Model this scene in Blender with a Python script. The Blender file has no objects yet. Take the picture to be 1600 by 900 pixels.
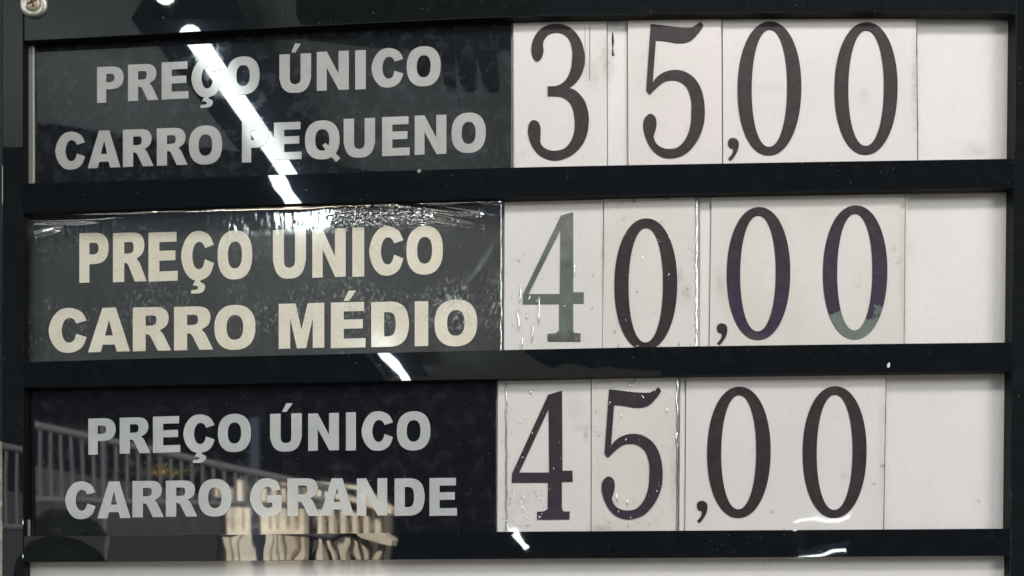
import bpy, math, random
from mathutils import Vector, noise
from mathutils.geometry import tessellate_polygon
random.seed(7)
R = math.radians
scene = bpy.context.scene
col = scene.collection

# ------------------------------------------------------------------ camera
F, CX, CY, D, CZ = 1716.0, 849.0, 900.0, 1.07, 1.5     # focal (photo px), foot of the view axis, distance, height
cam_d = bpy.data.cameras.new('camera'); cam = bpy.data.objects.new('camera', cam_d); col.objects.link(cam)
cam.location = (0, -D, CZ); cam.rotation_euler = (R(90), 0, 0)
cam_d.sensor_width = 36; cam_d.lens = F/1600*36
cam_d.shift_x = -(CX-800)/1600; cam_d.shift_y = (CY-450)/1600
cam_d.clip_start = 0.01; cam_d.clip_end = 300
scene.camera = cam
# ------------------------------------------------------------------ world, sun, lamp, added fills, exposure
w = bpy.data.worlds.new('World'); scene.world = w; w.use_nodes = True
w.node_tree.nodes['Background'].inputs[0].default_value = (0.55, 0.65, 0.9, 1)
w.node_tree.nodes['Background'].inputs[1].default_value = 0.007
def light(name, kind, loc, rot, energy, color, **k):
    l = bpy.data.lights.new(name, kind); l.energy = energy; l.color = color
    for a, b in k.items(): setattr(l, a, b)
    o = bpy.data.objects.new(name, l); o.location = loc; o.rotation_euler = rot; col.objects.link(o); return o
light('sun', 'SUN', (0, 20, 30), (R(-58), 0, R(-18)), 5.0, (1, .95, .85), angle=R(.5))
def aim(o, t): o.rotation_euler = (Vector(t)-o.location).to_track_quat('-Z', 'Y').to_euler()
light('up_fill', 'AREA', (-1.2, -2.6, CZ+.75), (R(180), 0, 0), 1.35, (.93, 1, 1), shape='RECTANGLE', size=1.2, size_y=1.6)  # unseen fill, added to brighten the mirrored ceiling
a1 = light('ceiling_light', 'AREA', (.5, -1.7, CZ+1.76), (0, 0, 0), 3.6, (1, .96, .935), shape='RECTANGLE', size=1.3, size_y=.3); aim(a1, (.1, 0, CZ+.2))
a2 = light('side_fill', 'AREA', (2.6, -2.4, CZ+1.2), (0, 0, 0), 5.0, (1, .965, .95), shape='RECTANGLE', size=1.2, size_y=.8); aim(a2, (.2, 0, CZ+.2))  # added fill without a fixture, evens the light on the board
vs = scene.view_settings
vs.view_transform = 'Standard'; vs.look = 'None'; vs.gamma = 1; vs.use_curve_mapping = False; vs.exposure = 2.98
scene.render.engine = 'CYCLES'

# ------------------------------------------------------------------ helpers
def at(px, py, y=0.0):
    d = y+D
    return Vector(((px-CX)/F*d, y, CZ-(py-CY)/F*d))
def mirror_at(px, py, dist):                 # a place in the room whose mirror image in the board is seen at px, py
    v = at(px, py, dist); v.y = -v.y; return v
def tag(o, label=None, cat=None, group=None, kind=None):
    for k, v in (('label', label), ('category', cat), ('group', group), ('kind', kind)):
        if v: o[k] = v
    return o
def empty(name, loc=(0, 0, 0)):
    o = bpy.data.objects.new(name, None); o.location = loc; o.empty_display_size = .02; col.objects.link(o); return o
def link(name, verts, faces, mat, parent=None, smooth=False, mats=None):
    me = bpy.data.meshes.new(name)
    off = Vector(parent.matrix_world.translation) if parent else Vector()
    p = parent; off = Vector()
    while p: off += Vector(p.location); p = p.parent
    me.from_pydata([tuple(Vector(v)-off) for v in verts], [], faces)
    me.materials.append(mat)
    if smooth: me.polygons.foreach_set('use_smooth', [True]*len(me.polygons))
    me.update()
    o = bpy.data.objects.new(name, me); col.objects.link(o); o.parent = parent; return o
def area2(p): return sum(p[i][0]*p[(i+1)%len(p)][1]-p[(i+1)%len(p)][0]*p[i][1] for i in range(len(p)))
def prism_data(loops, dep, th, bevel=0.0):
    """loops: pixel outlines (first outer, rest holes); dep(px,py)->y of front; th: thickness"""
    loops = [list(l) for l in loops]
    for i, l in enumerate(loops):
        if (area2(l) > 0) != (i == 0): l.reverse()
    front = [p for l in loops for p in l]
    tri = tessellate_polygon([[Vector((p[0], p[1], 0)) for p in l] for l in loops])
    n = len(front); V = [at(p[0], p[1], dep(*p)) for p in front]
    V += [Vector((v.x, v.y+th, v.z)) for v in V[:n]]
    Fc = []
    for t in tri:
        a, b, c = [front[i] for i in t]
        s = (b[0]-a[0])*(c[1]-a[1])-(c[0]-a[0])*(b[1]-a[1])
        if abs(s) < 1e-9: continue
        t = list(t) if s < 0 else list(t)[::-1]
        Fc.append(t); Fc.append([i+n for i in reversed(t)])
    k = 0
    for l in loops:
        m = len(l)
        for i in range(m):
            a, b = k+i, k+(i+1) % m
            Fc.append([a, b, b+n, a+n])
        k += m
    return V, Fc
def prism(name, loops, dep, th, mat, parent=None, bevel=0):
    if not callable(dep): d0 = dep; dep = lambda x, y: d0
    V, Fc = prism_data(loops, dep, th)
    o = link(name, V, Fc, mat, parent)
    if bevel:
        if mat in (M.get('frame'), M.get('frame_flat')):
            o.data.materials.append(M['edge'])
            for p in o.data.polygons:
                if abs(p.normal.y) < .5: p.material_index = 1
        m = o.modifiers.new('bevel', 'BEVEL'); m.width = bevel; m.segments = 2; m.limit_method = 'ANGLE'; m.angle_limit = R(50)
    return o
def spline(pts, n=6):
    """closed Catmull-Rom through pts; a point with a third item is a corner"""
    out = []; N = len(pts)
    for i in range(N):
        p1, p2 = pts[i], pts[(i+1) % N]; p0, p3 = pts[i-1], pts[(i+2) % N]
        c1, c2 = len(p1) > 2, len(p2) > 2
        if c1 and c2: out.append((p1[0], p1[1])); continue
        for k in range(n):
            t = k/n; q = []
            for a in (0, 1):
                m1 = (p2[a]-p0[a])/2 if not c1 else (p2[a]-p1[a])
                m2 = (p3[a]-p1[a])/2 if not c2 else (p2[a]-p1[a])
                if c1: m1 = (p2[a]-p1[a])*1.5-m2/2
                if c2: m2 = (p2[a]-p1[a])*1.5-m1/2
                h = 2*t**3-3*t*t+1, t**3-2*t*t+t, -2*t**3+3*t*t, t**3-t*t
                q.append(h[0]*p1[a]+h[1]*m1+h[2]*p2[a]+h[3]*m2)
            out.append(tuple(q))
    return out
def sell(x0, x1, y0, y1, n=2.2, k=64, slant=0):
    cx, cy, a, b = (x0+x1)/2, (y0+y1)/2, (x1-x0)/2, (y1-y0)/2; o = []
    for i in range(k):
        t = 2*math.pi*i/k; c, s = math.cos(t), math.sin(t)
        X = a*math.copysign(abs(c)**(2/n), c); Y = b*math.copysign(abs(s)**(2/n), s)
        o.append((cx+X-slant*Y, cy+Y))
    return o
def box(name, lo, hi, mat, parent=None, bevel=0):
    x0, y0, z0 = lo; x1, y1, z1 = hi
    V = [(x0,y0,z0),(x1,y0,z0),(x1,y1,z0),(x0,y1,z0),(x0,y0,z1),(x1,y0,z1),(x1,y1,z1),(x0,y1,z1)]
    Fc = [(0,3,2,1),(4,5,6,7),(0,1,5,4),(1,2,6,5),(2,3,7,6),(3,0,4,7)]
    o = link(name, V, Fc, mat, parent)
    if bevel: m = o.modifiers.new('bevel', 'BEVEL'); m.width = bevel; m.segments = 2
    return o
def tube_data(a, b, r0, r1=None, n=12):
    a, b = Vector(a), Vector(b); r1 = r0 if r1 is None else r1; d = (b-a).normalized()
    u = d.orthogonal().normalized(); v = d.cross(u); V = []; Fc = []
    for p, r in ((a, r0), (b, r1)):
        for i in range(n):
            t = 2*math.pi*i/n; V.append(p+u*r*math.cos(t)+v*r*math.sin(t))
    for i in range(n): Fc.append((i, (i+1) % n, n+(i+1) % n, n+i))
    Fc.append(tuple(reversed(range(n)))); Fc.append(tuple(range(n, 2*n)))
    return V, Fc

PX = D/F
# ------------------------------------------------------------------ materials
class NT:
    def __init__(s, name):
        s.m = bpy.data.materials.new(name); s.m.use_nodes = True; s.t = s.m.node_tree; s.n = s.t.nodes
        s.b = s.n['Principled BSDF']; s.out = s.n['Material Output']; s.geo = s.n.new('ShaderNodeNewGeometry')
    def set(s, **k):
        for a, v in k.items():
            i = s.b.inputs[a.replace('_', ' ')]
            if hasattr(v, 'is_linked') or isinstance(v, bpy.types.NodeSocket): s.t.links.new(v, i)
            else: i.default_value = v if not (isinstance(v, tuple) and len(v) == 3) else (*v, 1)
        return s
    def link(s, a, b): s.t.links.new(a, b)
    def mapping(s, scale=(1, 1, 1), loc=(0, 0, 0), rot=(0, 0, 0)):
        m = s.n.new('ShaderNodeMapping'); m.inputs['Scale'].default_value = scale; m.inputs['Location'].default_value = loc; m.inputs['Rotation'].default_value = rot
        s.link(s.geo.outputs['Position'], m.inputs[0]); return m.outputs[0]
    def noise(s, scale, detail=2, rough=.5, vec=None, dist=0):
        n = s.n.new('ShaderNodeTexNoise'); n.inputs['Scale'].default_value = scale; n.inputs['Detail'].default_value = detail
        n.inputs['Roughness'].default_value = rough; n.inputs['Distortion'].default_value = dist
        s.link(vec or s.geo.outputs['Position'], n.inputs['Vector']); return n.outputs['Fac']
    def ramp(s, fac, stops, interp='LINEAR'):
        r = s.n.new('ShaderNodeValToRGB'); e = r.color_ramp.elements; r.color_ramp.interpolation = interp
        while len(e) > 1: e.remove(e[-1])
        for i, (p, c) in enumerate(stops):
            x = e[0] if i == 0 else e.new(p)
            x.position = p; x.color = (*c, 1) if isinstance(c, tuple) else (c, c, c, 1)
        s.link(fac, r.inputs[0]); return r.outputs[0]
    def mix(s, f, a, b, mode='MIX'):
        m = s.n.new('ShaderNodeMix'); m.data_type = 'RGBA'; m.blend_type = mode
        for i, v in ((0, f), (6, a), (7, b)):
            if isinstance(v, bpy.types.NodeSocket): s.link(v, m.inputs[i])
            else: m.inputs[i].default_value = (*v, 1) if isinstance(v, tuple) else v
        return m.outputs[2]
    def math(s, op, a, b=0, clamp=False):
        m = s.n.new('ShaderNodeMath'); m.operation = op; m.use_clamp = clamp
        for i, v in ((0, a), (1, b)):
            if isinstance(v, bpy.types.NodeSocket): s.link(v, m.inputs[i])
            else: m.inputs[i].default_value = v
        return m.outputs[0]
    def xyz(s):
        m = s.n.new('ShaderNodeSeparateXYZ'); s.link(s.geo.outputs['Position'], m.inputs[0]); return m.outputs
    def bump(s, h, strength=1, dist=.001, normal=None):
        b = s.n.new('ShaderNodeBump'); b.inputs['Strength'].default_value = strength; b.inputs['Distance'].default_value = dist
        s.link(h, b.inputs['Height'])
        if normal: s.link(normal, b.inputs['Normal'])
        return b.outputs[0]
def simple(name, c, rough=.5, **k):
    return NT(name).set(Base_Color=c, Roughness=rough, **k).m
def specks(t, scale, lo, hi, seed=0):
    """small sparse dots: voronoi cells whose distance is small, thinned by noise"""
    v = t.n.new('ShaderNodeTexVoronoi'); v.inputs['Scale'].default_value = scale
    t.link(t.mapping(loc=(seed, seed*.7, seed*.3)), v.inputs['Vector'])
    d = t.ramp(v.outputs['Distance'], [(0, 1.0), (lo, 1.0), (hi, 0.0)])
    k = t.n.new('ShaderNodeSeparateColor'); t.link(v.outputs['Color'], k.inputs[0])
    return t.math('MULTIPLY', d, t.math('GREATER_THAN', k.outputs[0], .72))
def gloss_black(name, base, wavy=.00009, dust=.04, rough=.015, scale=38, dustc=(.30, .31, .32), scratch=0.0):
    t = NT(name)
    n = t.noise(70, 5, .65); dm = t.ramp(n, [(.5, 0), (.72, 1.0)])
    s1 = specks(t, 170, .05, .10, 3)
    sc = t.ramp(t.noise(260, 2, .6, t.mapping((1, 1, .12), rot=(0, .5, 0))), [(.66, 0), (.74, 1)])
    m = t.math('MULTIPLY', dm, dust)
    m = t.math('ADD', m, t.math('MULTIPLY', s1, .35))
    m = t.math('ADD', m, t.math('MULTIPLY', sc, scratch), True)
    c = t.mix(m, base, dustc)
    t.set(IOR=1.56)
    r = t.math('ADD', t.math('MULTIPLY', m, .5), rough)
    wv = t.noise(scale, 1, .4)
    t.set(Base_Color=c, Roughness=r, Normal=t.bump(wv, 1, wavy*10 if False else wavy))
    return t.m
M = {}
M['frame'] = gloss_black('frame_black', (.006, .0075, .009), wavy=.00013, scale=26, dust=.018, scratch=.012)
M['frame_flat'] = gloss_black('rail_black', (.009, .011, .012), wavy=.0001, scale=9, dust=.02)
M['edge'] = simple('cut_edge', (.004, .0045, .005), .6, Specular_IOR_Level=.25)
M['plate_a'] = gloss_black('plate_a', (.014, .016, .018), wavy=.00002, scale=8, dust=.11, scratch=.06, dustc=(.22, .27, .34))
M['plate_c'] = gloss_black('plate_c', (.008, .009, .012), wavy=.00006, scale=10, rough=.022, dust=.05, scratch=.01); M['plate_c'].node_tree.nodes['Principled BSDF'].inputs['IOR'].default_value = 1.72
def letter_mat(name, c, c2):
    t = NT(name)
    n = t.noise(24, 4, .6); f = t.ramp(n, [(.38, 0), (.7, 1)])
    cc = t.mix(f, c, c2); cc = t.mix(t.math('MULTIPLY', specks(t, 300, .08, .2, 5), .5), cc, (.8, .78, .72))
    t.set(Base_Color=cc, Roughness=.09, IOR=1.5); return t.m
M['letter_a'] = letter_mat('letter_grey', (.43, .42, .41), (.52, .51, .50))
M['letter_b'] = letter_mat('letter_cream', (.80, .74, .60), (.88, .83, .70))
M['letter_c'] = letter_mat('letter_pale', (.47, .485, .48), (.56, .57, .56))
STAINS = [(948, 95, 12, 38, .5), (925, 118, 16, 22, .3), (962, 40, 14, 16, .35), (1429, 130, 5, 60, .45), (1348, 150, 10, 12, .25), (1200, 137, 25, 8, .15), (1530, 232, 22, 12, .35), (1010, 100, 10, 30, .12),
          (1072, 458, 10, 12, .45), (1060, 435, 8, 10, .35), (1127, 445, 10, 22, .3), (1410, 420, 5, 90, .22), (1412, 322, 7, 5, .6), (1396, 388, 5, 5, .4), (1088, 400, 5, 80, .3), (942, 400, 3, 60, .5),
          (908, 668, 14, 5, .45), (915, 680, 4, 8, .6), (900, 640, 18, 25, .18), (1053, 740, 6, 60, .3), (938, 826, 16, 6, .5), (1379, 728, 4, 4, .9), (1366, 756, 3, 2, .9), (1532, 783, 3, 3, .5), (1318, 745, 4, 5, .4), (1206, 800, 3, 3, .5), (1378, 690, 6, 120, .18), (1574, 60, 20, 20, .2)]
def card_mat(name, c, tint, seed, dirt=.3):
    t = NT(name)
    v = t.mapping(loc=(seed, seed, seed))
    cl = t.ramp(t.noise(9, 4, .6, v), [(.4, 0), (.75, 1)])
    cc = t.mix(cl, c, tint)
    d = t.ramp(t.noise(38, 6, .72, v), [(.62, 0), (.8, 1)])
    cc = t.mix(t.math('MULTIPLY', d, dirt), cc, (.25, .23, .16))
    cc = t.mix(t.math('MULTIPLY', specks(t, 75, .02, .05, seed), .55), cc, (.12, .1, .07))
    p = t.xyz(); sm = t.ramp(t.noise(150, 5, .8), [(.34, .15), (.62, 1)]); acc = None
    for (sx, sy, rx, rz, st) in STAINS:
        q = at(sx, sy, .0125)
        a = t.math('DIVIDE', t.math('SUBTRACT', p[0], q.x), rx*PX); b = t.math('DIVIDE', t.math('SUBTRACT', p[2], q.z), rz*PX)
        e = t.math('MULTIPLY', t.math('POWER', 2.7183, t.math('MULTIPLY', t.math('ADD', t.math('MULTIPLY', a, a), t.math('MULTIPLY', b, b)), -1)), st)
        acc = e if acc is None else t.math('MAXIMUM', acc, e)
    cc = t.mix(t.math('MULTIPLY', acc, sm), cc, (.20, .19, .12))
    fine = t.noise(420, 2, .6, t.mapping((1, 1, .3)))
    cc = t.mix(t.math('MULTIPLY', t.ramp(fine, [(.45, 0), (.75, 1)]), .10), cc, (.45, .43, .40))
    t.set(Base_Color=cc, Roughness=.3, Specular_IOR_Level=.35, Coat_Weight=.6, Coat_Roughness=.03, Coat_Normal=t.bump(t.noise(14, 2), 1, .0003)); return t.m
M['card_w'] = card_mat('card_white', (.76, .725, .715), (.71, .68, .645), 1)
M['card_p'] = card_mat('card_pinkish', (.76, .70, .69), (.70, .655, .62), 2.3)
M['card_y'] = card_mat('card_yellowish', (.74, .71, .68), (.66, .635, .57), 4.1, .45)
M['backing'] = card_mat('backing_white', (.80, .77, .765), (.75, .725, .71), 7, .16)
M['slot'] = simple('slot_plastic', (.27, .27, .25), .45)
def digit_mat(name, stops, seed, fleck=.5):
    """stops over height of the digit handled by a vertical ramp: (z0,z1,[(pos,colour)..])"""
    z0, z1, st = stops
    t = NT(name); z = t.xyz()[2]
    f = t.math('DIVIDE', t.math('SUBTRACT', z, z0), z1-z0)
    f = t.math('ADD', f, t.math('MULTIPLY', t.math('SUBTRACT', t.noise(55, 5, .7, t.mapping(loc=(seed, 0, 0))), .5), .5))
    c = t.ramp(f, st)
    n = t.ramp(t.noise(90, 5, .7, t.mapping(loc=(0, seed, 0))), [(.35, 0), (.7, 1)])
    c = t.mix(t.math('MULTIPLY', n, .45), c, (.075, .062, .068))
    c = t.mix(t.math('MULTIPLY', specks(t, 210, .06, .13, seed), fleck), c, (.35, .32, .33))
    t.set(Base_Color=c, Roughness=.42, Specular_IOR_Level=.18); return t.m
BR = (.028, .018, .020)
M['digit'] = digit_mat('digit_brown', (0, 3, [(0, BR), (1, (.034, .022, .025))]), 1, .25)
def dm_rows(y0, y1, st, name, seed, fleck=.5): return digit_mat(name, (at(0, y1, .012).z, at(0, y0, .012).z, st), seed, fleck)
GR = (.17, .20, .18)
M['digit_green'] = dm_rows(330, 535, [(0, (.10, .11, .10)), (.1, GR), (.2, (.15, .18, .16)), (.6, (.13, .155, .14)), (.8, (.2, .22, .2)), (1, (.17, .19, .175))], 'digit_peeled_green', 3)
M['digit_violet'] = dm_rows(322, 532, [(0, (.07, .065, .08)), (.12, (.036, .022, .055)), (.4, (.036, .021, .052)), (.6, (.032, .020, .032)), (1, BR)], 'digit_violet', 5)
M['digit_two'] = dm_rows(320, 531, [(0, (.19, .22, .20)), (.19, (.15, .19, .18)), (.225, (.036, .022, .050)), (.6, (.036, .026, .055)), (.75, (.032, .020, .030)), (1, BR)], 'digit_violet_green', 8)
M['digit_dark'] = dm_rows(600, 815, [(0, (.04, .028, .05)), (.5, (.036, .026, .036)), (1, (.032, .026, .03))], 'digit_dark', 9, .9)
M['comma'] = M['digit']
M['ink'] = simple('black_mark', (.015, .015, .015), .6)
M['groove'] = simple('groove_grey', (.30, .29, .27), .6)
t = NT('washer_metal'); t.set(Base_Color=t.mix(t.ramp(t.noise(300, 4), [(.35, 0), (.7, 1)]), (.55, .55, .5), (.3, .29, .25)), Metallic=.75, Roughness=.35); M['washer'] = t.m
t = NT('rusty_screw'); t.set(Base_Color=t.mix(t.ramp(t.noise(500, 4), [(.35, 0), (.7, 1)]), (.42, .30, .2), (.6, .55, .42)), Metallic=.5, Roughness=.5); M['screw'] = t.m
# clear film: transparent with a mirror-like skin, scuffed in places, with lamp sheen painted as a band
def film_mat(name, scuff_sheen_band=None, base_scuff=.03, gl=.16, rough=.08, fine=.00002, scuffc=(.62, .64, .63)):
    t = NT(name); L = t.t.links
    tr = t.n.new('ShaderNodeBsdfTransparent'); gs = t.n.new('ShaderNodeBsdfGlossy'); df = t.n.new('ShaderNodeBsdfDiffuse')
    gs.inputs['Roughness'].default_value = rough; df.inputs[0].default_value = (*scuffc, 1)
    fb = t.bump(t.noise(700, 3, .7), 1, fine); L.new(fb, gs.inputs['Normal'])
    if scuff_sheen_band:
        q = t.xyz(); hh = t.math('ADD', q[2], t.math('MULTIPLY', q[0], -.0305))
        ztop = at(600, 316, .01); h0 = ztop.z-.0305*ztop.x
        L.new(t.ramp(t.math('MULTIPLY', t.math('SUBTRACT', h0, hh), 10), [(.22, rough), (.34, .24)]), gs.inputs['Roughness'])
    fr = t.n.new('ShaderNodeLayerWeight'); L.new(fb, fr.inputs['Normal'])
    f = t.math('ADD', t.math('MULTIPLY', t.math('POWER', fr.outputs['Facing'], 4), .6), gl, True)
    if scuff_sheen_band:
        f = t.math('ADD', f, t.ramp(t.math('MULTIPLY', t.math('SUBTRACT', h0, hh), 10), [(.12, .42), (.3, 0)]), True)
    m1 = t.n.new('ShaderNodeMixShader'); L.new(f, m1.inputs[0]); L.new(tr.outputs[0], m1.inputs[1]); L.new(gs.outputs[0], m1.inputs[2])
    sc = t.ramp(t.noise(380, 5, .8, t.mapping((1, 1, .6), rot=(0, .5, 0))), [(.5, 0), (.68, 1)])
    big = t.ramp(t.noise(22, 5, .7), [(.4, .12), (.62, 1)])
    k = t.math('MULTIPLY', sc, base_scuff)
    if scuff_sheen_band:
        zc, zw, xs = scuff_sheen_band
        p = t.xyz()
        d = t.math('ABSOLUTE', t.math('SUBTRACT', t.math('ADD', p[2], t.math('MULTIPLY', p[0], xs)), zc))
        b = t.ramp(t.math('DIVIDE', d, zw), [(0, 1), (.45, .75), (1, 0)])
        xr = t.ramp(t.math('ADD', p[0], .5), [(.0, .12), (.22, .35), (.38, 1), (.75, 1)])
        k = t.math('ADD', k, t.math('MULTIPLY', t.math('MULTIPLY', sc, t.math('MULTIPLY', b, xr)), .85))  # lamp sheen on the scuffs, painted as a diffuse grey band
    k = t.math('ADD', t.math('MULTIPLY', k, big), base_scuff*.05, True)
    m2 = t.n.new('ShaderNodeMixShader'); L.new(k, m2.inputs[0]); L.new(m1.outputs[0], m2.inputs[1]); L.new(df.outputs[0], m2.inputs[2])
    L.new(m2.outputs[0], t.out.inputs['Surface']); t.n.remove(t.b); return t.m
zc = at(600, 478, .012).z
M['film'] = film_mat('scuffed_film', (zc, .034, -.02), .20, gl=.03, rough=.05)
M['crease'] = film_mat('crease_film', None, .0, gl=.48, rough=.10)
M['sleeve'] = film_mat('card_sleeve', None, .02, gl=.06, rough=.06)
M['ceiling'] = simple('ceiling_paint', (.78, .82, .82), .8)
M['housing'] = simple('lamp_housing', (.012, .016, .03), .9, Specular_IOR_Level=.05)
def emis(name, c, s):
    t = NT(name); t.set(Base_Color=(.8, .8, .8), Emission_Color=(*c, 1), Emission_Strength=s); return t.m
M['tube'] = emis('tube_glow', (.88, 1, 1), 3.6)
M['asphalt'] = NT('asphalt'); t = M['asphalt']; t.set(Base_Color=t.mix(t.noise(3, 6), (.032, .032, .032), (.05, .05, .048)), Roughness=.9); M['asphalt'] = t.m
t = NT('rough_plaster'); t.set(Base_Color=t.mix(t.ramp(t.noise(60, 6, .7), [(.4, 0), (.62, 1)]), (.75, .72, .6), (.3, .29, .2)), Roughness=.9, Normal=t.bump(t.noise(90, 4), 1, .004)); M['plaster'] = t.m
M['rail'] = simple('railing_paint', (.10, .105, .12), .6)
t = NT('cream_render'); t.set(Base_Color=t.mix(t.ramp(t.noise(1.1, 4), [(.35, 0), (.65, 1)]), (.92, .88, .78), (.66, .58, .47)), Roughness=.8); M['cream'] = t.m
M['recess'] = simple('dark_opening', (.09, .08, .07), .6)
M['post'] = simple('post_paint', (.03, .04, .07), .5)
M['yellow'] = simple('yellow_blossom', (.85, .5, .05), .6)
M['leaf'] = simple('leaf_green', (.07, .10, .03), .6)
M['silhouette'] = simple('head_dark', (.006, .008, .006), .9, Specular_IOR_Level=.05)
M['dark'] = simple('stand_in_dark', (.006, .006, .008), .35)
M['skin'] = simple('hand_silhouette', (.01, .01, .012), .8)  # silhouette darkness put into the colour of the hand

# ------------------------------------------------------------------ setting
tag(box('ground', (-40, -60, -.02), (40, 5, 0), M['asphalt']), kind='structure')
c1 = box('ceiling', (-6, -2.9, CZ+1.55), (-.02, -1.25, CZ+1.7), M['ceiling']); tag(c1, kind='structure')
cp = [(-1.25, -5.5), (-.58, -5.6), (.05, -6.95), (.9, -7.35), (.9, -7.8), (-1.25, -7.8)]
V = [(x, y, CZ+1.55) for x, y in cp]+[(-1.25+(x+1.25)*.6, -7.8+(y+7.8)*.6, CZ+1.66) for x, y in cp]
c2 = link('ceiling', V, [(0,1,2,3,4,5), (11,10,9,8,7,6)]+[(i, i+6, (i+1) % 6+6, (i+1) % 6) for i in range(6)], M['ceiling']); tag(c2, kind='structure')
tag(box('wall', (-4, .34, 0), (4, .5, 4), simple('dark_wall', (.01, .01, .011), .7)), 'dark wall far behind the board', 'wall')
tag(box('wall', (-4, .16, 0), (at(30, 0, .16).x, .3, at(0, 690, .16).z), M['plaster']), 'rough cream plastered wall behind the left edge of the board', 'wall')

# ------------------------------------------------------------------ the board
board = tag(empty('price_board', at(800, 1000, .01)), 'black glossy price board with three rows of slots, titles and numbers', 'price board')
def fan(pts_top, pts_bot):        # closed outline from a top and a bottom polyline, both left to right
    return list(pts_top)+list(reversed(pts_bot))
TR = [(37.5, 64), (160, 58), (400, 45), (600, 35), (797, 26.5), (1000, 22.5), (1250, 20), (1572, 20), (1587.6, 22)]
B1t = [(37.5, 287), (240, 281), (500, 271), (797, 262), (1100, 256), (1586, 248)]
B1b = [(37.5, 333), (240, 325), (500, 317), (790, 309), (1100, 302), (1585.5, 293)]
B2t = [(37.5, 566), (240, 560), (500, 554), (785, 547), (1100, 541), (1583, 535)]
B2b = [(37.5, 606), (240, 602), (500, 597), (775, 592), (1100, 586), (1582.5, 580)]
B3t = [(37.5, 838), (240, 837), (500, 834), (775, 831), (1100, 829), (1580, 826)]
B3b = [(37.5, 878), (240, 877), (500, 875), (775, 873), (1100, 871), (1579.5, 868)]
def dens(p, n=6):
    o = []
    for a, b in zip(p, p[1:]):
        for k in range(n): o.append((a[0]+(b[0]-a[0])*k/n, a[1]+(b[1]-a[1])*k/n))
    return o+[p[-1]]
def smooth_poly(p):                # gentle curve through the points
    o = []
    for i in range(len(p)-1):
        p0, p1, p2, p3 = p[max(i-1, 0)], p[i], p[i+1], p[min(i+2, len(p)-1)]
        s = lambda a, b: (b[1]-a[1])/(b[0]-a[0]) if b[0] != a[0] else None
        m1 = s(p0, p2); m2 = s(p1, p3); w_ = p2[0]-p1[0]
        for k in range(8):
            t_ = k/8; h = 2*t_**3-3*t_*t_+1, t_**3-2*t_*t_+t_, -2*t_**3+3*t_*t_, t_**3-t_*t_
            o.append((p1[0]+w_*t_, h[0]*p1[1]+h[1]*m1*w_+h[2]*p2[1]+h[3]*m2*w_))
    return o+[p[-1]]
TRs, B1ts, B1bs, B2ts, B2bs, B3ts, B3bs = map(smooth_poly, (TR, B1t, B1b, B2t, B2b, B3t, B3b))
TH = .0125
prism('top_rail', [fan([(37.5, -120), (1587.6, -120)], TRs)], 0, TH, M['frame_flat'], board, .0006)
for tp, bt in ((B1ts, B1bs), (B2ts, B2bs), (B3ts, B3bs)):
    prism('crossbar', [fan(tp, bt)], 0, TH, M['frame'], board, .0006)
prism('side_rail', [[(3, -120), (36.6, -120), (36.6, 1150), (3, 1150)]], -.0003, .03, M['frame_flat'], board, .0008)
prism('side_rail', [[(1588.5, -120), (1680, -120), (1668, 1150), (1575.5, 1150)]], -.0004, .03, M['frame_flat'], board, .0008)
# closing strip under the right ends of the slots (the seam of the right rail)
BK = .0172
for nm, a, b, x1 in (('backing_panel', TRs, B1ts, 1574), ('backing_panel', B1bs, B2ts, 1572), ('backing_panel', B2bs, B3ts, 1568)):
    ya, yb = a[0][1]-26, b[0][1]+14
    ya2, yb2 = a[-1][1]-26, b[-1][1]+14
    prism(nm, [[(20, ya), (1612, ya2), (1612, yb2), (20, yb)]], BK, .003, M['backing'], board)
prism('backing_panel', [[(46, 858), (1590, 850), (1590, 1140), (46, 1140)]], .0135, .003, M['backing'], board)
prism('back_plate', [[(10, -100), (1610, -100), (1600, 1140), (10, 1140)]], .022, .004, M['frame_flat'], board)
prism('slot_edge', [[(30, 50), (49.5, 50), (50.5, 292), (30, 292)]], .0105, .004, M['slot'], board, .0004)
prism('slot_edge', [[(50.2, 50), (52.5, 50), (53, 292), (50.8, 292)]], .0098, .003, simple('slot_lip', (.5, .5, .46), .3), board, .0003)
prism('mount_seam', [[(37.2, 812), (45.5, 812), (45.5, 838), (37.2, 838)]], .0085, .003, M['slot'], board)
for bx_, px_ in ((1, (1388.5, 570.5, 2.4, 4.2)), (0, (655, 262+5, 3, 3))):  # the white fleck is a glint on the crossbar, built as a solid dot
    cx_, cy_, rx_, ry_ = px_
    prism('pale_fleck', [sell(cx_-rx_, cx_+rx_, cy_-ry_, cy_+ry_, 2, 12, .15)], -.0003, .0006, M['backing'] if bx_ else M['slot'], board)
# screw and washer, upper left
def ring(name, c, R0, R1, h, mat, parent, n=40, dome=False):
    V, Fc = [], []; prof = []
    if dome: prof = [(0.001, h), (R1*.4, h*.97), (R1*.75, h*.75), (R1*.95, h*.35), (R1, 0)]
    else:
        for k in range(9):
            a = math.pi*k/8; prof.append(((R0+R1)/2-math.cos(a)*(R1-R0)/2, h*math.sin(a)))
    for (r, y) in prof:
        for i in range(n):
            t_ = 2*math.pi*i/n; V.append((c[0]+r*math.cos(t_), c[1]-y, c[2]+r*math.sin(t_)))
    for j in range(len(prof)-1):
        for i in range(n): Fc.append((j*n+i, j*n+(i+1) % n, (j+1)*n+(i+1) % n, (j+1)*n+i))
    if dome: Fc.append(tuple(reversed(range(n))))
    return link(name, V, Fc, mat, parent, True)
sc = at(53.5, 7, -.0003)
ring('washer', sc, 10.5/F, 22/F*D, .0035, M['washer'], board)
sh = ring('screw_head', (sc[0]-.0008, sc[1]-.0005, sc[2]+.0008), 0, 12.5/F*D, .003, M['screw'], board, 24, True)
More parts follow.
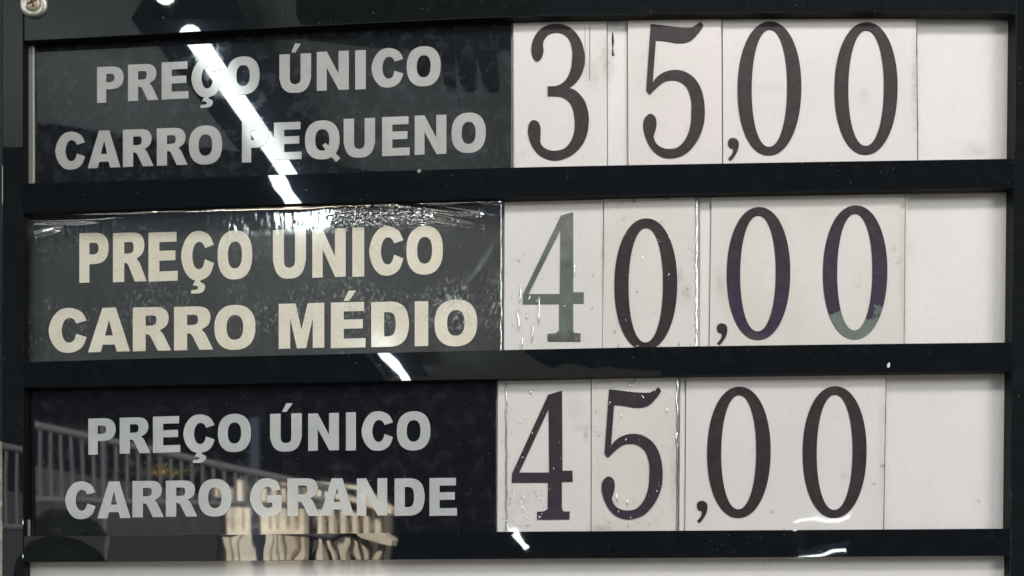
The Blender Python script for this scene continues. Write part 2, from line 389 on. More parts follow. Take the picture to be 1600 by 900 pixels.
for ang in (.4, .4+math.pi/2):
    u = Vector((math.cos(ang), 0, math.sin(ang)))*.0048; v = Vector((-math.sin(ang), 0, math.cos(ang)))*.0009
    c = Vector((sc[0]-.0008, sc[1]-.0037, sc[2]+.0008)); 
    V = [c-u-v, c+u-v, c+u+v, c-u+v]; V += [p+Vector((0, .002, 0)) for p in V]
    link('screw_slot', V, [(0,1,2,3),(0,4,5,1),(1,5,6,2),(2,6,7,3),(3,7,4,0)], simple('slot_shadow_metal', (.08, .05, .04), .7), sh)

# ------------------------------------------------------------------ title plates and letters
C_ = 'c'
def pts(s):                      # "x,y x,y* ..." (* = corner)
    o = []
    for q in s.split():
        c = q.endswith('*'); x, y = q.rstrip('*').split(','); o.append((float(x), float(y), 1) if c else (float(x), float(y)))
    return o
G = {
 'P': ["0,0* 0,1* .55,1* .8,.965 .95,.86 1,.69 .95,.52 .8,.41 .55,.37* .34,.37* .34,0*", ".34,.80* .50,.80* .62,.775 .66,.69 .62,.60 .50,.565* .34,.565*"],
 'R': ["0,0* 0,1* .52,1* .76,.975 .89,.88 .93,.73 .87,.57 .70,.47* .79,.38* 1,0* .65,0* .47,.32* .41,.375 .33,.385* .33,0*", ".33,.81* .50,.81* .59,.785 .615,.70 .59,.61 .50,.575* .33,.575*"],
 'E': ["0,0* 0,1* .96,1* .96,.80* .37,.80* .37,.62* .92,.62* .92,.42* .37,.42* .37,.20* 1,.20* 1,0*"],
 'C': ["1,.71* .88,.89 .7,.975 .5,1 .28,.95 .09,.77 0,.5 .09,.23 .28,.05 .5,0 .72,.03 .9,.14 1,.34* .73,.42* .66,.27 .53,.225 .4,.30 .34,.5 .4,.70 .53,.78 .66,.745 .73,.65*"],
 'U': ["0,1* .33,1* .33,.42* .36,.27 .5,.22 .64,.27 .67,.42* .67,1* 1,1* 1,.38* .9,.14 .72,.02 .5,0 .28,.02 .1,.14 0,.38*"],
 'N': ["0,0* 0,1* .31,1* .68,.42* .68,1* 1,1* 1,0* .69,0* .31,.58* .31,0*"],
 'I': ["0,0* 0,1* 1,1* 1,0*"],
 'A': ["0,0* .345,1* .66,1* 1,0* .69,0* .635,.165* .35,.165* .30,0*", ".5,.74* .40,.37* .595,.37*"],
 'M': ["0,0* 0,1* .37,1* .5,.42* .64,1* 1,1* 1,0* .75,0* .75,.68* .60,0* .40,0* .25,.68* .25,0*"],
 'D': ["0,0* 0,1* .5,1* .75,.955 .93,.80 1,.5 .93,.20 .75,.045 .5,0*", ".34,.77* .45,.77* .6,.71 .65,.5 .6,.29 .45,.23* .34,.23*"],
 'G': [".97,.70* .86,.89 .7,.975 .5,1 .28,.95 .09,.77 0,.5 .09,.23 .28,.05 .5,0 .8,.04 1,.16* 1,.56* .54,.56* .54,.365* .71,.365* .71,.26* .56,.22 .42,.29 .34,.5 .4,.70 .53,.78 .64,.755 .71,.66*"],
 'ced': [".45,.03* .60,.03* .58,-.035* .70,-.08 .73,-.14 .68,-.22 .55,-.26 .3,-.26* .32,-.19* .46,-.185 .53,-.15 .46,-.105 .36,-.10*"],
 'tail': [".50,.36* .60,.42* 1.02,.02* .90,-.08* .72,.10*"],
}
def glyph_loops(ch):
    if ch in 'OQ': return [sell(0, 1, 0, 1, 2.35, 48), sell(.295, .705, .225, .775, 2.35, 40)]
    return [spline(pts(s), 7) for s in G[ch]]
ACUTE = [(0, 0), (.40, 1), (1, 1), (.42, 0)]
def letter(ch, x0, x1, yt, yb, slope, dep, mat, parent, th=.0005, fat=0, acc=None, ced=None, tail=None):
    wd = x1-x0; h = (yb-yt)-abs(slope)*wd; yc = (yt+yb)/2; xc = (x0+x1)/2
    def mp(u, v): return (x0+u*wd, yc+slope*(u-.5)*wd-(v-.5)*h)
    d1 = lambda x, y: dep(x, y)-th
    V, Fc = prism_data([[mp(*p) for p in l] for l in glyph_loops(ch)], d1, th)
    def more(outl, dd=0):
        nonlocal V, Fc
        v2, f2 = prism_data([outl], lambda x, y: dep(x, y)-th-dd, th)
        n = len(V); V = V+v2; Fc = Fc+[[i+n for i in f] for f in f2]
    if acc: a0, a1, b0, b1 = acc; more([(a0+u*(a1-a0), b1-v*(b1-b0)) for u, v in ACUTE])
    if ced: more([mp(*p) for p in spline(pts(G['ced'][0]), 6)], .0001)
    if tail: more([mp(*p) for p in spline(pts(G['tail'][0]), 6)], .0001)
    return link('letter', V, Fc, mat, parent)
REC = .0125
kx = 25/3432*1.55
def dep1(px, py):                       # slightly twisted sheet
    x = at(px, py, REC).x; x0 = at(372, 160, REC).x
    return REC-.0002-(x-x0)*kx*((py-57)/215)*1.0
def dep2(px, py): return REC
TILT = 45/3432*1.1
def dep3(px, py):
    return REC-.0012+(py-600)/F*D*TILT
def grid_plate(name, x0, x1, top, bot, dep, th, mat, parent, nx=24, ny=8):
    """plate as a subdivided sheet following dep, closed with sides"""
    V, Fc = [], []
    for j in range(ny+1):
        for i in range(nx+1):
            u, v = i/nx, j/ny
            px = x0+(x1-x0)*u; ya = top[0]+(top[1]-top[0])*u; yb = bot[0]+(bot[1]-bot[0])*u; py = ya+(yb-ya)*v
            V.append(at(px, py, dep(px, py)))
    n = len(V); W = nx+1
    for j in range(ny):
        for i in range(nx): Fc.append((j*W+i, (j+1)*W+i, (j+1)*W+i+1, j*W+i+1))
    rim = [i for i in range(W)]+[j*W+nx for j in range(1, ny+1)]+[ny*W+i for i in range(nx-1, -1, -1)]+[j*W for j in range(ny-1, 0, -1)]
    V += [V[i]+Vector((0, th, 0)) for i in rim]; m = len(rim)
    for k in range(m): Fc.append((rim[k], rim[(k+1) % m], n+(k+1) % m, n+k))
    Fc.append(tuple(range(n, n+m)))
    o = link(name, V, Fc, mat, parent)
    o.data.polygons.foreach_set('use_smooth', [i < nx*ny for i in range(len(Fc))])
    ed = o.data.attributes.new('sharp_edge', 'BOOLEAN', 'EDGE'); rs = set(rim)
    for e in o.data.edges:
        if e.vertices[0] in rs and e.vertices[1] in rs: ed.data[e.index].value = True
    return o
rows = [
 dict(lab='black title plate lettered PREÇO ÚNICO CARRO PEQUENO, crossed by a lamp reflection, top row', dep=dep1, plate=(53, 798.5, (42, 12), (297, 272)), pm='plate_a', lm='letter_a', sl=(-.045, -.037), L=[
  [('P',151.7,193,103,161),('R',200,247.5,99,158),('E',252.5,294.5,95.7,155.7),('C',299,345,90,153,'ced'),('O',354,405.5,87,149),('U',436.5,486,83,146,(455,470,68,82)),('N',495,545,79,142),('I',555,571.5,78,140),('C',580.5,630,74,138),('O',635.5,688.5,71,136)],
  [('C',86.5,132.5,205,266),('A',137,188,203,263),('R',192,240,201,261),('R',245,293,199,259),('O',295,347,195,258),('P',378,420,191,254),('E',428,471,190,250),('Q',476.5,530.5,187,250,'tail'),('U',537,586,184,247),('E',597,640,181.5,244),('N',648,697.5,179,242),('O',705.5,759,175,240)]]),
 dict(lab='charcoal title plate lettered PREÇO ÚNICO CARRO MÉDIO in cream, under crinkled film', dep=dep2, plate=(41, 785.5, (312, 286), (576, 558)), pm='plate_b', lm='letter_b', sl=(-.035, -.026), L=[
  [('P',124,169.5,363,442),('R',176.5,229,362.5,441),('E',232,277.5,362,440),('C',283,334,360,439,'ced'),('O',340,394,359,437.5),('U',426.5,478,358,436,(447,463,337,353)),('N',488,540,356.5,434),('I',550.5,569,355,432.5),('C',577,630,353,431.5),('O',635,692,352,430)],
  [('C',76,135,480.5,552),('A',137.5,203,480,550.5),('R',207.5,267.5,479,549),('R',272,333,478,547.5),('O',335,399,475.5,547.5),('M',435.5,506.5,473,545),('E',517,571,471.5,544,(537,556.5,454,470)),('D',580,639,470.5,542.5),('I',648,669,470.5,541),('O',679,745.5,467,542)]]),
 dict(lab='black title plate lettered PREÇO ÚNICO CARRO GRANDE, mirroring a railing, lowest row', dep=dep3, plate=(49, 775, (592, 577), (850, 843)), pm='plate_c', lm='letter_c', sl=(-.025, -.012), L=[
  [('P',138,180.5,653,710.5),('R',187,235,651.5,709),('E',239,281.5,650,707.5),('C',286.5,335,647,708,'ced'),('O',340.5,392,646,707),('U',422,471.5,645.5,706,(440.5,457.5,630,643.5)),('N',481.5,529.5,645,704.5),('I',540.5,556,644,704),('C',565,614,642,705),('O',620,672.5,642,704.5)],
  [('C',102,149,752,811.5),('A',152,204,752,810),('R',207,256,751,808.5),('R',259,308,750.5,807.5),('O',310,361.5,748,807.5),('G',390.5,440,747,807.5),('R',449,500,747,806.5),('A',500,553,747,806),('N',557.5,605,747,806),('D',616.5,663.5,747,806),('E',671,714,746.5,806)]]),
]
M['plate_b'] = NT('plate_matte'); t = M['plate_b']
t.set(Base_Color=t.mix(t.ramp(t.noise(20, 5, .65), [(.35, 0), (.7, 1)]), (.009, .011, .012), (.019, .023, .024)), Roughness=.45); M['plate_b'] = t.m
plates = []
for r in rows:
    x0, x1, tp, bt = r['plate']
    pl = tag(empty('title_plate', at((x0+x1)/2, bt[0]-10, REC)), r['lab'], 'title plate', 'title plates in the slots of the board')
    plates.append(pl)
    grid_plate('plate', x0, x1, tp, bt, r['dep'], .002, M[r['pm']], pl)
    for ln, sl in zip(r['L'], r['sl']):
        for g in ln:
            ex = g[5] if len(g) > 5 else None
            letter(g[0], g[1], g[2], g[3], g[4], sl, r['dep'], M[r['lm']], pl, acc=ex if isinstance(ex, tuple) else None, ced=ex == 'ced', tail=ex == 'tail')
# crinkled clear film over the middle plate
import numpy as np
def fbm(x, y, o=3, s=0.0): return noise.fractal(Vector((x, y, s)), 1.0, 2.0, o)
def film(name, x0, x1, top, bot, hf, mat, parent, step=2.0, y0=.0115):
    nx = int((x1-x0)/step); ny = int(max(bot[0]-top[0], bot[1]-top[1])/step); V = []; Fc = []
    for j in range(ny+1):
        for i in range(nx+1):
            u, v = i/nx, j/ny; px = x0+(x1-x0)*u; ya = top[0]+(top[1]-top[0])*u; yb = bot[0]+(bot[1]-bot[0])*u; py = ya+(yb-ya)*v
            V.append(at(px, py, y0-hf(px, py, py-ya)))
    W = nx+1
    for j in range(ny):
        for i in range(nx): Fc.append((j*W+i, (j+1)*W+i, (j+1)*W+i+1, j*W+i+1))
    return link(name, V, Fc, mat, parent, True)
PX = D/F
def bumpf(px, py, cx, cy, lx, ly, ang, h):
    dx, dy = px-cx, py-cy
    if abs(dx) > 3*max(lx, ly) or abs(dy) > 3*max(lx, ly): return 0
    c, s = math.cos(ang), math.sin(ang); a = (dx*c+dy*s)/lx; b = (-dx*s+dy*c)/ly
    return h*math.exp(-(a*a+b*b))
folds = [(105, 345, 55, 5, -.02, 1.6), (75, 362, 22, 3.5, -.25, 1.4), (54, 375, 2.5, 7, 0, .9), (700, 330, 45, 3, .12, 1.6), (690, 343, 40, 3.5, .2, 1.3), (655, 352, 40, 2.5, .1, 1.0),
         (765, 400, 40, 6, -1.0, 1.2), (745, 430, 45, 7, -.8, 1.0), (722, 385, 3, 6, .6, .8), (755, 345, 16, 5, 1.2, 1.0), (90, 325, 40, 3, -.08, 1.2)]
def film_h(px, py, d):
    h = 0
    d = py-(333-(px-38)*.0305)                      # px below the opening's top edge
    # rolled upper edge, uneven along its length
    k = .55+.45*noise.noise(Vector((px*.018, 0, 3)))
    lip = 4.5+3.5*noise.noise(Vector((px*.012, 1, 7)))
    h += 2.4*k*math.exp(-(max(d, -2)/max(lip, 1.5))**2)
    for c in folds: h += bumpf(px, py, *c)
    # crackled patch
    if 470 < px < 720 and 300 < py < 375:
        m = math.exp(-(((px-600)/62)**4))*math.exp(-(((d-22-(px-600)*.06)/13)**4))
        h += m*5.5*fbm(px*.20, py*.30, 3, 2)
    h += .35*fbm(px*.012, py*.012, 2, 9)
    h += .10*fbm(px*.12, py*.05, 2, 1)
    return h*PX
film('plastic_film', 43, 786.5, (320, 296), (572, 553), film_h, M['film'], plates[1], 1.4, .0098)

# ------------------------------------------------------------------ number cards
THREE = "172,430* 230,425 275,395 305,335 316,250 310,190 290,145 255,120 215,115 175,128 150,160 145,190 147,225 135,265 108,285 85,262 76,215 84,165 110,115 155,78 215,64 280,74 330,108 368,165 388,240 386,310 365,370 330,415 297,440* 340,458 385,510 408,575 413,640 400,720 365,785 310,835 240,862 180,860 120,830 80,780 60,725 56,680 68,640 93,628 118,642 130,675 130,720 128,755* 145,785 185,805 230,806 275,790 308,750 326,700 330,640 322,575 300,525 260,495 215,488 172,488*"
FIVE = "82,65* 150,72 230,82 310,85 340,75 375,52* 391,75* 360,120 320,160 280,175 230,176 170,165 112,160* 94,405* 130,365 180,340 235,334 290,348 345,390 382,460 398,550 395,640 370,720 325,790 270,835 200,852 140,840 90,800 55,740 38,670 45,620 75,592 105,605 116,640 112,680 98,725* 115,765 150,790 190,797 240,787 285,740 312,670 320,590 318,510 295,440 250,402 205,395 160,405 115,440 76,480* 55,455*"
FOUR_A = ["340,42* 340,512* 402,512* 402,577* 340,577* 340,735* 346,750* 383,752* 383,800* 190,800* 190,755* 235,752* 258,735* 258,580* 45,582* 45,525* 268,62*", "265,145* 78,522* 262,522*"]
FOUR_B = ["331,57* 334,526* 392,526* 394,592* 330,592* 330,745* 338,765* 376,765* 374,812* 184,814* 184,766* 222,765* 246,752* 248,597* 35,597* 37,545* 250,80*", "252,165* 80,537* 255,537*"]
COMMA = "0,.5 .1,.14 .45,0 .85,.15 1,.55 .9,1.15 .6,1.7 .25,2.1* .02,1.9* .38,1.45 .48,.98* .15,.88"
def zl(s, ox, oy, sc=3.75, sy=None, n=6):
    return [(ox+x/sc, oy+y/(sy or sc)) for x, y in spline(pts(s), n)]
def zero(ox0, ox1, oy0, oy1, ix0, ix1, iy0, iy1, sl=0.008):
    return [sell(ox0, ox1, oy0, oy1, 2.12, 72, sl), sell(ix0, ix1, iy0, iy1, 2.12, 60, sl)]
def comma(x, y, s=16.5): return [[(x+a*s, y+b*s) for a, b in spline(pts(COMMA), 6)]]
CARD = {}
def card(lab, x, row, mat, glyphs, y0, lean=(0, 0)):
    """x: (left at top, right at top, right at bottom, left at bottom)"""
    tops, bots = {1: (TRs, B1ts), 2: (B1bs, B2ts), 3: (B2bs, B3ts)}[row]
    def yat(c, px):
        for a, b in zip(c, c[1:]):
            if a[0] <= px <= b[0]: return a[1]+(b[1]-a[1])*(px-a[0])/(b[0]-a[0])
        return c[-1][1]
    o = tag(empty('price_card' if glyphs else 'spacer_strip', at(x[3], yat(bots, x[3])+9, y0)), lab, 'price card' if glyphs else 'spacer strip', 'price cards in the slots of the board' if glyphs else 'blank strips between the price cards')
    up, dn = 16, 9
    sh = prism('card_sheet' if glyphs else 'strip_sheet', [[(x[0], yat(tops, x[0])-up), (x[1], yat(tops, x[1])-up), (x[2], yat(bots, x[2])+dn), (x[3], yat(bots, x[3])+dn)]], y0, .0018, M[mat], o, .0003)
    for nm, loops, m in glyphs:
        prism(nm, loops, y0-.0009, .00085, M[m], o, .00015)
    return o
c1 = card('white card with a brown number 3, first card of the top row', (801, 947.9, 948.6, 802), 1, 'card_w', [('digit', [zl(THREE, 810, 20)], 'digit')], .0124)
s1 = card('widest blank strip, between the 3 and the 5 of the top row', (949.1, 979.6, 980.6, 949.8), 1, 'backing', [], .0144)
c2 = card('pinkish card with a brown number 5, in the top row after the 3', (980.8, 1127, 1128.3, 981.8), 1, 'card_p', [('digit', [zl(FIVE, 995, 20)], 'digit')], .0112)
c3 = card('wide card with brown comma and two zeros, in the top row', (1129, 1432, 1434, 1130), 1, 'card_w', [('comma', comma(1137.5, 215.3, 17), 'comma'), ('digit', zero(1152.5, 1252.3, 33.3, 242.7, 1174.7, 1230, 46, 229.3), 'digit'), ('digit', zero(1304, 1402.7, 34.3, 241.7, 1325.7, 1381.3, 47.3, 227.7), 'digit')], .0126)
c4 = card('card with a faded green number 4 under creased film, in the middle row', (788.5, 943, 941.2, 787.5), 2, 'card_w', [('digit', [zl(s, 805, 320) for s in FOUR_A], 'digit_green')], .0124)
c5 = card('yellowish card with a single brown zero set low, in the middle row', (944, 1093, 1092, 941.5), 2, 'card_y', [('digit', zero(960, 1058.3, 341, 547, 982.3, 1036, 356, 535), 'digit')], .0114)
s2 = card('blank strip between the single zero and the comma card of the middle row', (1094, 1111, 1107.6, 1092.8), 2, 'backing', [], .0145)
c6 = card('wide card with comma and two violet zeros, the last with a green foot', (1112, 1418, 1416, 1108.5), 2, 'card_y', [('comma', comma(1120.3, 505, 16.3), 'comma'), ('digit', zero(1135.7, 1235, 323.3, 531, 1156.7, 1212.3, 336.7, 517.7), 'digit_violet'), ('digit', zero(1286, 1386.7, 320.7, 530, 1308.3, 1363.3, 334, 516), 'digit_two')], .0126)
c7 = card('card with a dark number 4 and worn speckled film, in the lowest number row', (778, 923.2, 923, 777), 3, 'card_w', [('digit', [zl(s, 790, 595) for s in FOUR_B], 'digit_dark')], .0124)
c8 = card('card with a dark number 5 in the lowest number row, after the 4', (924.5, 1062, 1060, 924), 3, 'card_y', [('digit', [zl(FIVE, 930, 591.5, 3.78, 3.87)], 'digit_dark')], .0114)
s3 = card('narrowest blank strip, between the 5 and the comma card of the lowest number row', (1063, 1071.3, 1069.5, 1061), 3, 'backing', [], .0144)
c9 = card('wide card with brown comma and two zeros, in the lowest number row', (1072.5, 1384.5, 1380.5, 1070.5), 3, 'card_w', [('comma', comma(1089, 782.3, 16.6), 'comma'), ('digit', zero(1105, 1204.3, 604, 809.3, 1127, 1181.7, 617.3, 795.7), 'digit'), ('digit', zero(1254.3, 1354.3, 603.3, 809.3, 1276.3, 1332.3, 616.7, 796.7), 'digit')], .0126)
M['grime'] = simple('grime_line', (.16, .15, .13), .8)
for o_, x0, x1, ya, yb, w_ in ((c3, 1432.3, 1434.3, 24, 250, 1.7), (c9, 1384.8, 1380.9, 588, 828, 1.3), (c6, 1414.8, 1412.8, 300, 536, .8), (c5, 1091.5, 1090.2, 303, 541, 1.0), (c1, 802.2, 803.2, 30, 262, .9), (c8, 1060.8, 1058.6, 590, 828, 1.0)):
    n = 24; A, B = [], []
    for k in range(n+1):
        t_ = k/n; x = x0+(x1-x0)*t_; y = ya+(yb-ya)*t_; q = w_*(.45+.55*abs(noise.noise(Vector((y*.05, x0, 0)))*2))
        A.append((x-q/2, y)); B.append((x+q/2, y))
    prism('grimy_edge', [A+B[::-1]], {id(c5): .0112, id(c8): .0112}.get(id(o_), .0121), .0003, M['grime'], o_)
# scored grooves and a black tear on the first cards
for xa, xb, ya, yb in ((913.5, 914.6, 42, 105), (920.5, 922.3, 40, 126)):
    prism('groove', [[(xa, ya), (xb, ya), (xb, yb), (xa, yb)]], .0123, .0002, M['groove'], c1)
prism('black_tear', [[(956.5, 50), (958.5, 52), (959.5, 66), (958, 76), (960, 87), (956, 87.5), (956.5, 74), (955.5, 62)]], .0141, .0003, M['ink'], s1)
# clear sleeves with small creases that catch the lamps
def dome(V, Fc, px, py, lx, ly, ang, h, y0):
    b = len(V); n, m = 8, 3; c, s = math.cos(ang), math.sin(ang)
    for j in range(m+1):
        r = 1-j/m; hh = h*math.sqrt(max(0, 1-r*r))
        if j == m: V.append(at(px, py, y0-h)); break
        for i in range(n):
            t_ = 2*math.pi*i/n; a, q = lx*r*math.cos(t_), ly*r*math.sin(t_)
            V.append(at(px+a*c-q*s, py+a*s+q*c, y0-hh))
    for j in range(m-1):
        for i in range(n): Fc.append((b+j*n+i, b+j*n+(i+1) % n, b+(j+1)*n+(i+1) % n, b+(j+1)*n+i))
    for i in range(n): Fc.append((b+(m-1)*n+i, b+(m-1)*n+(i+1) % n, b+m*n))
def creases(cardo, y0, lst, rnd=(), tall=1.0):
    V, Fc = [], []
    for px, py, lx, ly, ang in lst: dome(V, Fc, px, py, lx, ly, ang, min(lx, ly)*PX*.8*tall, y0)
    for (x0, x1, ya, yb, n, s) in rnd:
        for _ in range(n):
            k = random.uniform(.4, 1)**2*s
            dome(V, Fc, random.uniform(x0, x1), random.uniform(ya, yb), max(.5, k*.5), k*random.uniform(.8, 2.2), random.uniform(-.5, .5), max(.5, k*.5)*PX*.8, y0)
    o = link('film_crease', V, Fc, M['crease'], cardo, True); o['kind'] = 'stuff'
creases(c4, .0113, [(813, 460, 1.7, 17, .06), (842, 487, 1.8, 26, .03), (826, 470, 1, 8, .25), (810, 500, 2.0, 22, -.05), (832, 520, 2.0, 18, .06), (815, 540, 2.2, 12, .15), (897, 424, 1.4, 10, .1), (823, 495, 1.6, 5, 0), (900, 530, 1.6, 5, .4), (882, 478, 1.2, 3, .2), (818, 398, 1, 2.5, 0), (927, 430, 1, 3, 0), (925, 482, 1, 2.5, .5), (880, 503, 1.2, 2.5, 0)],
        [(795, 935, 310, 540, 14, 2.6)])
creases(c5, .0103, [(996, 453, 1.5, 6, 0), (1030, 376, 1, 4, -.5), (1077, 386, 1.2, 4, 0), (1075, 450, 1.6, 4, .3), (990, 314, 2, 5, -.7), (1043, 312, 2, 5, -.6), (978, 366, 1, 3, .4), (961, 517, 1.2, 4, .5), (966, 540, 1.6, 4, .5), (978, 500, 1, 2.5, 0), (996, 541, 2, 3, 1), (1033, 541, 1.2, 3, .7), (1062, 537, 1.6, 4, .3)],
        [(948, 1088, 312, 540, 34, 2.5)])
creases(c7, .0113, [(829, 613, 1.8, 4, 0), (812, 659, 1.4, 3, 0), (831, 678, 1.1, 3.5, .3), (876, 716, 1.2, 3.5, 0), (810, 734, 1.4, 2.5, 0), (859, 764, 1, 2, 0)],
        [(783, 850, 765, 826, 110, 2.2), (782, 800, 610, 780, 26, 1.8), (800, 918, 605, 825, 26, 1.6)])
creases(c8, .0103, [(1004, 620, 2, 5, -.4), (953, 630, 1.6, 4, .2), (978, 688, 1, 3.5, .1), (964, 779, 1.6, 7, -.15), (980, 786, 1.4, 5, 0), (1042, 642, 1.2, 5, 0), (984, 601, 1.6, 5, -.4), (991, 596, 1.6, 6, .6), (1000, 598, 1, 4, .3), (937, 680, 1.5, 3, .4), (930, 673, 1.2, 3, 0), (982, 822, 1.3, 4, .3), (952, 815, 1.3, 4, .4), (966, 800, 1.4, 4, .2)],
        [(928, 1058, 596, 824, 50, 2.3), (930, 1000, 780, 826, 20, 1.6)])
# narrow film edge left of the first card of the lowest number row
def edgefilm(x0, x1, top, bot, parent, y0):
    V, Fc = [], []; n = 60
    for j in range(n+1):
        py = top+(bot-top)*j/n; wv = noise.noise(Vector((py*.05, x0, 0)))*1.6
        for i in range(7):
            u = i/6; V.append(at(x0+(x1-x0)*u+wv, py, y0-.0011*math.sin(math.pi*u)))
    for j in range(n):
        for i in range(6): Fc.append((j*7+i, j*7+i+1, (j+1)*7+i+1, (j+1)*7+i))
    return link('film_edge', V, Fc, M['crease'], parent, True)
edgefilm(789, 793, 598, 829, c7, .0120)
edgefilm(781, 784.5, 312, 548, plates[1], .0105)
edgefilm(1086, 1091, 300, 541, c5, .0111)
edgefilm(1056, 1061, 592, 829, c8, .0111)

# ------------------------------------------------------------------ what the board mirrors: lamps, railing, buildings
def lamp(a, b, r, lab, housing=.15):
    o = tag(empty('fluorescent_lamp', a), lab, 'lamp', 'fluorescent lamps of the covered forecourt')
    V, Fc = tube_data(a, b, r); link('tube', V, Fc, M['tube'], o, True)
    d = (b-a).normalized(); s = Vector((d.y, -d.x, 0)).normalized()*housing; up = Vector((0, 0, r*1.3)); V = []
    for p in (a-d*.01, b+d*.01):
        V += [p-s+up, p+s+up, p+s*.8+up+Vector((0, 0, .05)), p-s*.8+up+Vector((0, 0, .05))]
    link('housing', V, [(0,1,5,4),(1,2,6,5),(2,3,7,6),(3,0,4,7),(3,2,1,0),(4,5,6,7)], M['housing'], o)
    return o
zt = CZ+1.4
lamp(Vector((-.90, -1.0, zt)), Vector((-.91, -1.57, zt)), .027, 'shortest fluorescent lamp, right above the board')
lamp(Vector((-.915, -1.775, zt)), Vector((-.945, -3.35, zt)), .030, 'long fluorescent lamp under the pale ceiling, next in line')
lamp(Vector((-.98, -5.5, zt)), Vector((-1.0, -7.0, zt)), .042, 'second fluorescent lamp, farther from the board')
lamp(mirror_at(800, 826, 12), mirror_at(824, 857, 12), .05, 'short fluorescent lamp hung low far from the board', .06)
lamp(mirror_at(1240, 871, 6), mirror_at(1322, 859, 6), .009, 'thin slanted fluorescent lamp on the right', .03)
lamp(mirror_at(1236, 822, 6), mirror_at(1332, 801, 6), .011, 'added copy of the thin slanted lamp, for its streak on the card', .03)  # same lamp added a second time so the card shows a streak too
lamp(Vector((3.4, -1.4, zt)), Vector((3.4, -5.6, zt)), .045, 'added fluorescent lamp out of view to the right of the board')  # added out of view so the film creases glint
lamp(Vector((-4.2, -1.4, zt)), Vector((-4.2, -5.6, zt)), .045, 'added fluorescent lamp out of view far to the left of the board')  # added on the left as well, for more crease glints
# railing
wa = [mirror_at(-120, 745, 11.2), mirror_at(345, 822, 11.2)]
V = []
for y in (0, -.25):
    for p in wa: V += [(p.x, p.y+y, 0), (p.x, p.y+y, p.z)]
tag(link('retaining_wall', V, [(0,2,3,1),(4,5,7,6),(1,3,7,5),(0,1,5,4),(2,6,7,3)], simple('stained_concrete', (.032, .034, .038), .9)), 'dark concrete wall with slanting top behind the railing', 'wall')
rail = tag(empty('railing', mirror_at(200, 830, 9)), 'grey metal railing with upright bars on the ramp', 'railing')
def ry(px): return 696+px*.215
V, Fc = [], []
a, b = mirror_at(-60, ry(-60), 9), mirror_at(560, ry(560), 9)
V, Fc = tube_data(a, b, .036); link('handrail', V, Fc, M['rail'], rail)
for i in range(34):
    px = -40+17*i
    lo = min(822+px*.02, 900)
    if ry(px) > lo-8: break
    V, Fc = tube_data(mirror_at(px, ry(px), 9), mirror_at(px, lo, 9), .016, n=6); link('baluster', V, Fc, M['rail'], rail)
a, b = mirror_at(-60, 822, 9), mirror_at(560, 836, 9); V, Fc = tube_data(a, b, .03); link('bottom_rail', V, Fc, M['rail'], rail)
pst = mirror_at(163, 700, 8.8)
tag(box('ramp_post', (pst.x-.018, pst.y-.02, 0), (pst.x+.018, pst.y+.02, pst.z), M['rail']), 'grey square post standing in front of the railing', 'post')
# dark rounded bush low on the left, put in for the photographer's mirrored head
bp = mirror_at(98, 905, 8.5); V, Fc = [], []
for j in range(13):
    for i in range(24):
        th, ph = math.pi*j/12, 2*math.pi*i/24
        d = Vector((math.sin(th)*math.cos(ph), math.sin(th)*math.sin(ph), math.cos(th))); k = 1+.13*noise.noise(d*2.5)
        V.append(bp+Vector((d.x*.40*k, d.y*.35*k, d.z*.36*k)))
for j in range(12):
    for i in range(24): Fc.append((j*24+i, (j+1)*24+i, (j+1)*24+(i+1) % 24, j*24+(i+1) % 24))
bsh = tag(empty('head_silhouette', (bp.x, bp.y, 0)), 'dark rounded bush put in for the mirrored head of the photographer', 'silhouette')
link('head_dome', V, Fc, M['silhouette'], bsh, True); V, Fc = tube_data((bp.x, bp.y, 0), bp, .05); link('stem', V, Fc, M['housing'], bsh)
# flowering shrub
V, Fc, V2, F2 = [], [], [], []
sc_ = mirror_at(255, 780, 12.0)
for i in range(300):
    p = Vector((random.gauss(0, .22), random.gauss(0, .15), abs(random.gauss(0, .10))-.05))
    q = [Vector([random.uniform(-1, 1) for _ in range(3)])*.028 for _ in range(3)]
    (vv, ff) = (V, Fc) if (p.x**2/.03+p.z**2/.004) < 1 and i % 2 else (V2, F2)
    b = len(vv); vv += [sc_+p+k for k in q]; ff.append((b, b+1, b+2))
sh = tag(empty('flowering_shrub', (sc_.x, sc_.y, 0)), 'green shrub with yellow blossoms behind the railing', 'shrub')
link('blossom', V, Fc, M['yellow'], sh); link('foliage', V2, F2, M['leaf'], sh)
V, Fc = tube_data((sc_.x, sc_.y, 0), sc_, .012, .008); link('stem', V, Fc, M['housing'], sh)
# buildings
DB = 24.0
def bx_px(name, x0, x1, yt, yb, dist, depth, mat, parent):
    a = mirror_at(x0, yt, dist); b = mirror_at(x1, yb, dist)
    return box(name, (min(a.x, b.x), a.y-depth, max(min(a.z, b.z), 0)), (max(a.x, b.x), a.y, max(a.z, b.z)), mat, parent)
bd = tag(empty('building', mirror_at(400, 1000, DB)), 'sunlit cream building with tall openings across the road', 'building')
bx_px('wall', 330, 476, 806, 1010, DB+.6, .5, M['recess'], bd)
for x0, x1, yt, yb in ((336, 341, 808, 1005), (352, 362, 810, 1005), (367, 379, 796, 1005), (383, 392, 840, 1005), (408, 420, 802, 1005), (424, 431, 800, 1005), (436, 446, 797, 1005), (452, 459, 800, 1005), (466, 474, 802, 1005)):
    bx_px('pier', x0, x1, yt, yb, DB, .5, M['cream'], bd)
bx_px('beam', 344, 392, 876, 905, DB-.1, .4, M['cream'], bd); bx_px('beam', 408, 474, 874, 905, DB-.1, .4, M['cream'], bd)
bx_px('beam', 408, 474, 797, 805, DB-.1, .3, M['cream'], bd)
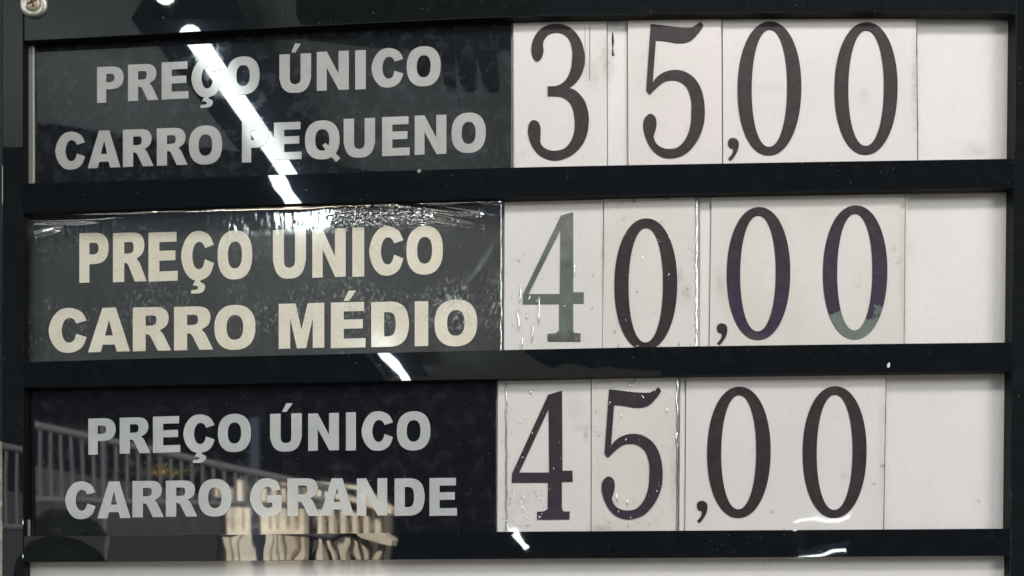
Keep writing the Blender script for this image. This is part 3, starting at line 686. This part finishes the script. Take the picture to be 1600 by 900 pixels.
b2 = tag(empty('arcade', mirror_at(550, 1000, DB)), 'sunlit arcade with slanting roofline and a row of columns', 'building')
for i in range(6):
    x = 496+i*18; bx_px('column', x, x+6.5+i*.5, 832-i*0, 1005, DB, .5, M['cream'], b2)
a = [mirror_at(488, 798, DB-.3), mirror_at(560, 806, DB-.3), mirror_at(612, 842, DB-.3), mirror_at(612, 851, DB-.3), mirror_at(545, 830, DB-.3), mirror_at(488, 822, DB-.3)]
V = a+[p+Vector((0, -1.2, 0)) for p in a]; n = 6
link('roof_beam', V, [tuple(range(n)), tuple(reversed(range(n, 2*n)))]+[(i, i+n, (i+1) % n+n, (i+1) % n) for i in range(n)], M['cream'], b2)
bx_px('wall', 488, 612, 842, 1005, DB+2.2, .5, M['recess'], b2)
p = mirror_at(400, 700, 14); tag(box('lamp_post', (p.x-.055, p.y-.05, 0), (p.x+.055, p.y+.05, p.z), M['post']), 'dark blue post in front of the cream building', 'post')

# added dark panel for the photographer's phone, and hand silhouette, mirrored along the top edge
ph = mirror_at(560, -40, .75)
phv = [(462, -150), (462, 22), (466, 32), (474, 36), (590, 38), (780, 30), (842, 26), (842, -150)]
V = [mirror_at(x, y, .75) for x, y in phv]; n = len(V); V += [v+Vector((0, -.012, 0)) for v in V]
o = link('phone_stand_in', V, [tuple(range(n)), tuple(reversed(range(n, 2*n)))]+[(i, i+n, (i+1) % n+n, (i+1) % n) for i in range(n)], M['dark'])
tag(o, 'wide dark panel standing in for the phone mirrored along the top edge', 'panel')

me_v = []; me_e = []; rad = []
def hp(px, py, r, dy=0):
    v = mirror_at(px, py, .72+dy); me_v.append(tuple(v)); rad.append(r*2.3/F); return len(me_v)-1
palm = hp(700, -70, 45); wrist = hp(720, -170, 32); me_e.append((palm, wrist)); arm = hp(760, -420, 40); me_e.append((wrist, arm))
for xk, yb, r, x0 in ((760, 98, 13, 738), (723, 100, 13, 718), (694, 104, 9, 695), (655, 92, 17, 670)):
    k0 = hp(x0, -40, r*1.15); k1 = hp((x0+xk)/2+4, 20, r*1.1, .01); k2 = hp(xk, 66, r, .0); k3 = hp(xk+2, yb, r*.8, -.01)
    me_e += [(palm, k0), (k0, k1), (k1, k2), (k2, k3)]
k0 = hp(640, -60, 20); k1 = hp(590, -5, 19, .02); k2 = hp(618, 50, 17, .02); me_e += [(palm, k0), (k0, k1), (k1, k2)]
me = bpy.data.meshes.new('hand'); me.from_pydata(me_v, me_e, []); me.materials.append(M['skin'])
o = bpy.data.objects.new('hand', me); col.objects.link(o)
m = o.modifiers.new('skin', 'SKIN'); m.use_smooth_shade = True
for i, v in enumerate(me.skin_vertices[0].data): v.radius = (rad[i], rad[i]); v.use_root = i == 0
m = o.modifiers.new('sub', 'SUBSURF'); m.levels = 1; m.render_levels = 2
tag(o, 'dark hand silhouette with fingers hanging down, mirrored over the top title plate', 'hand')
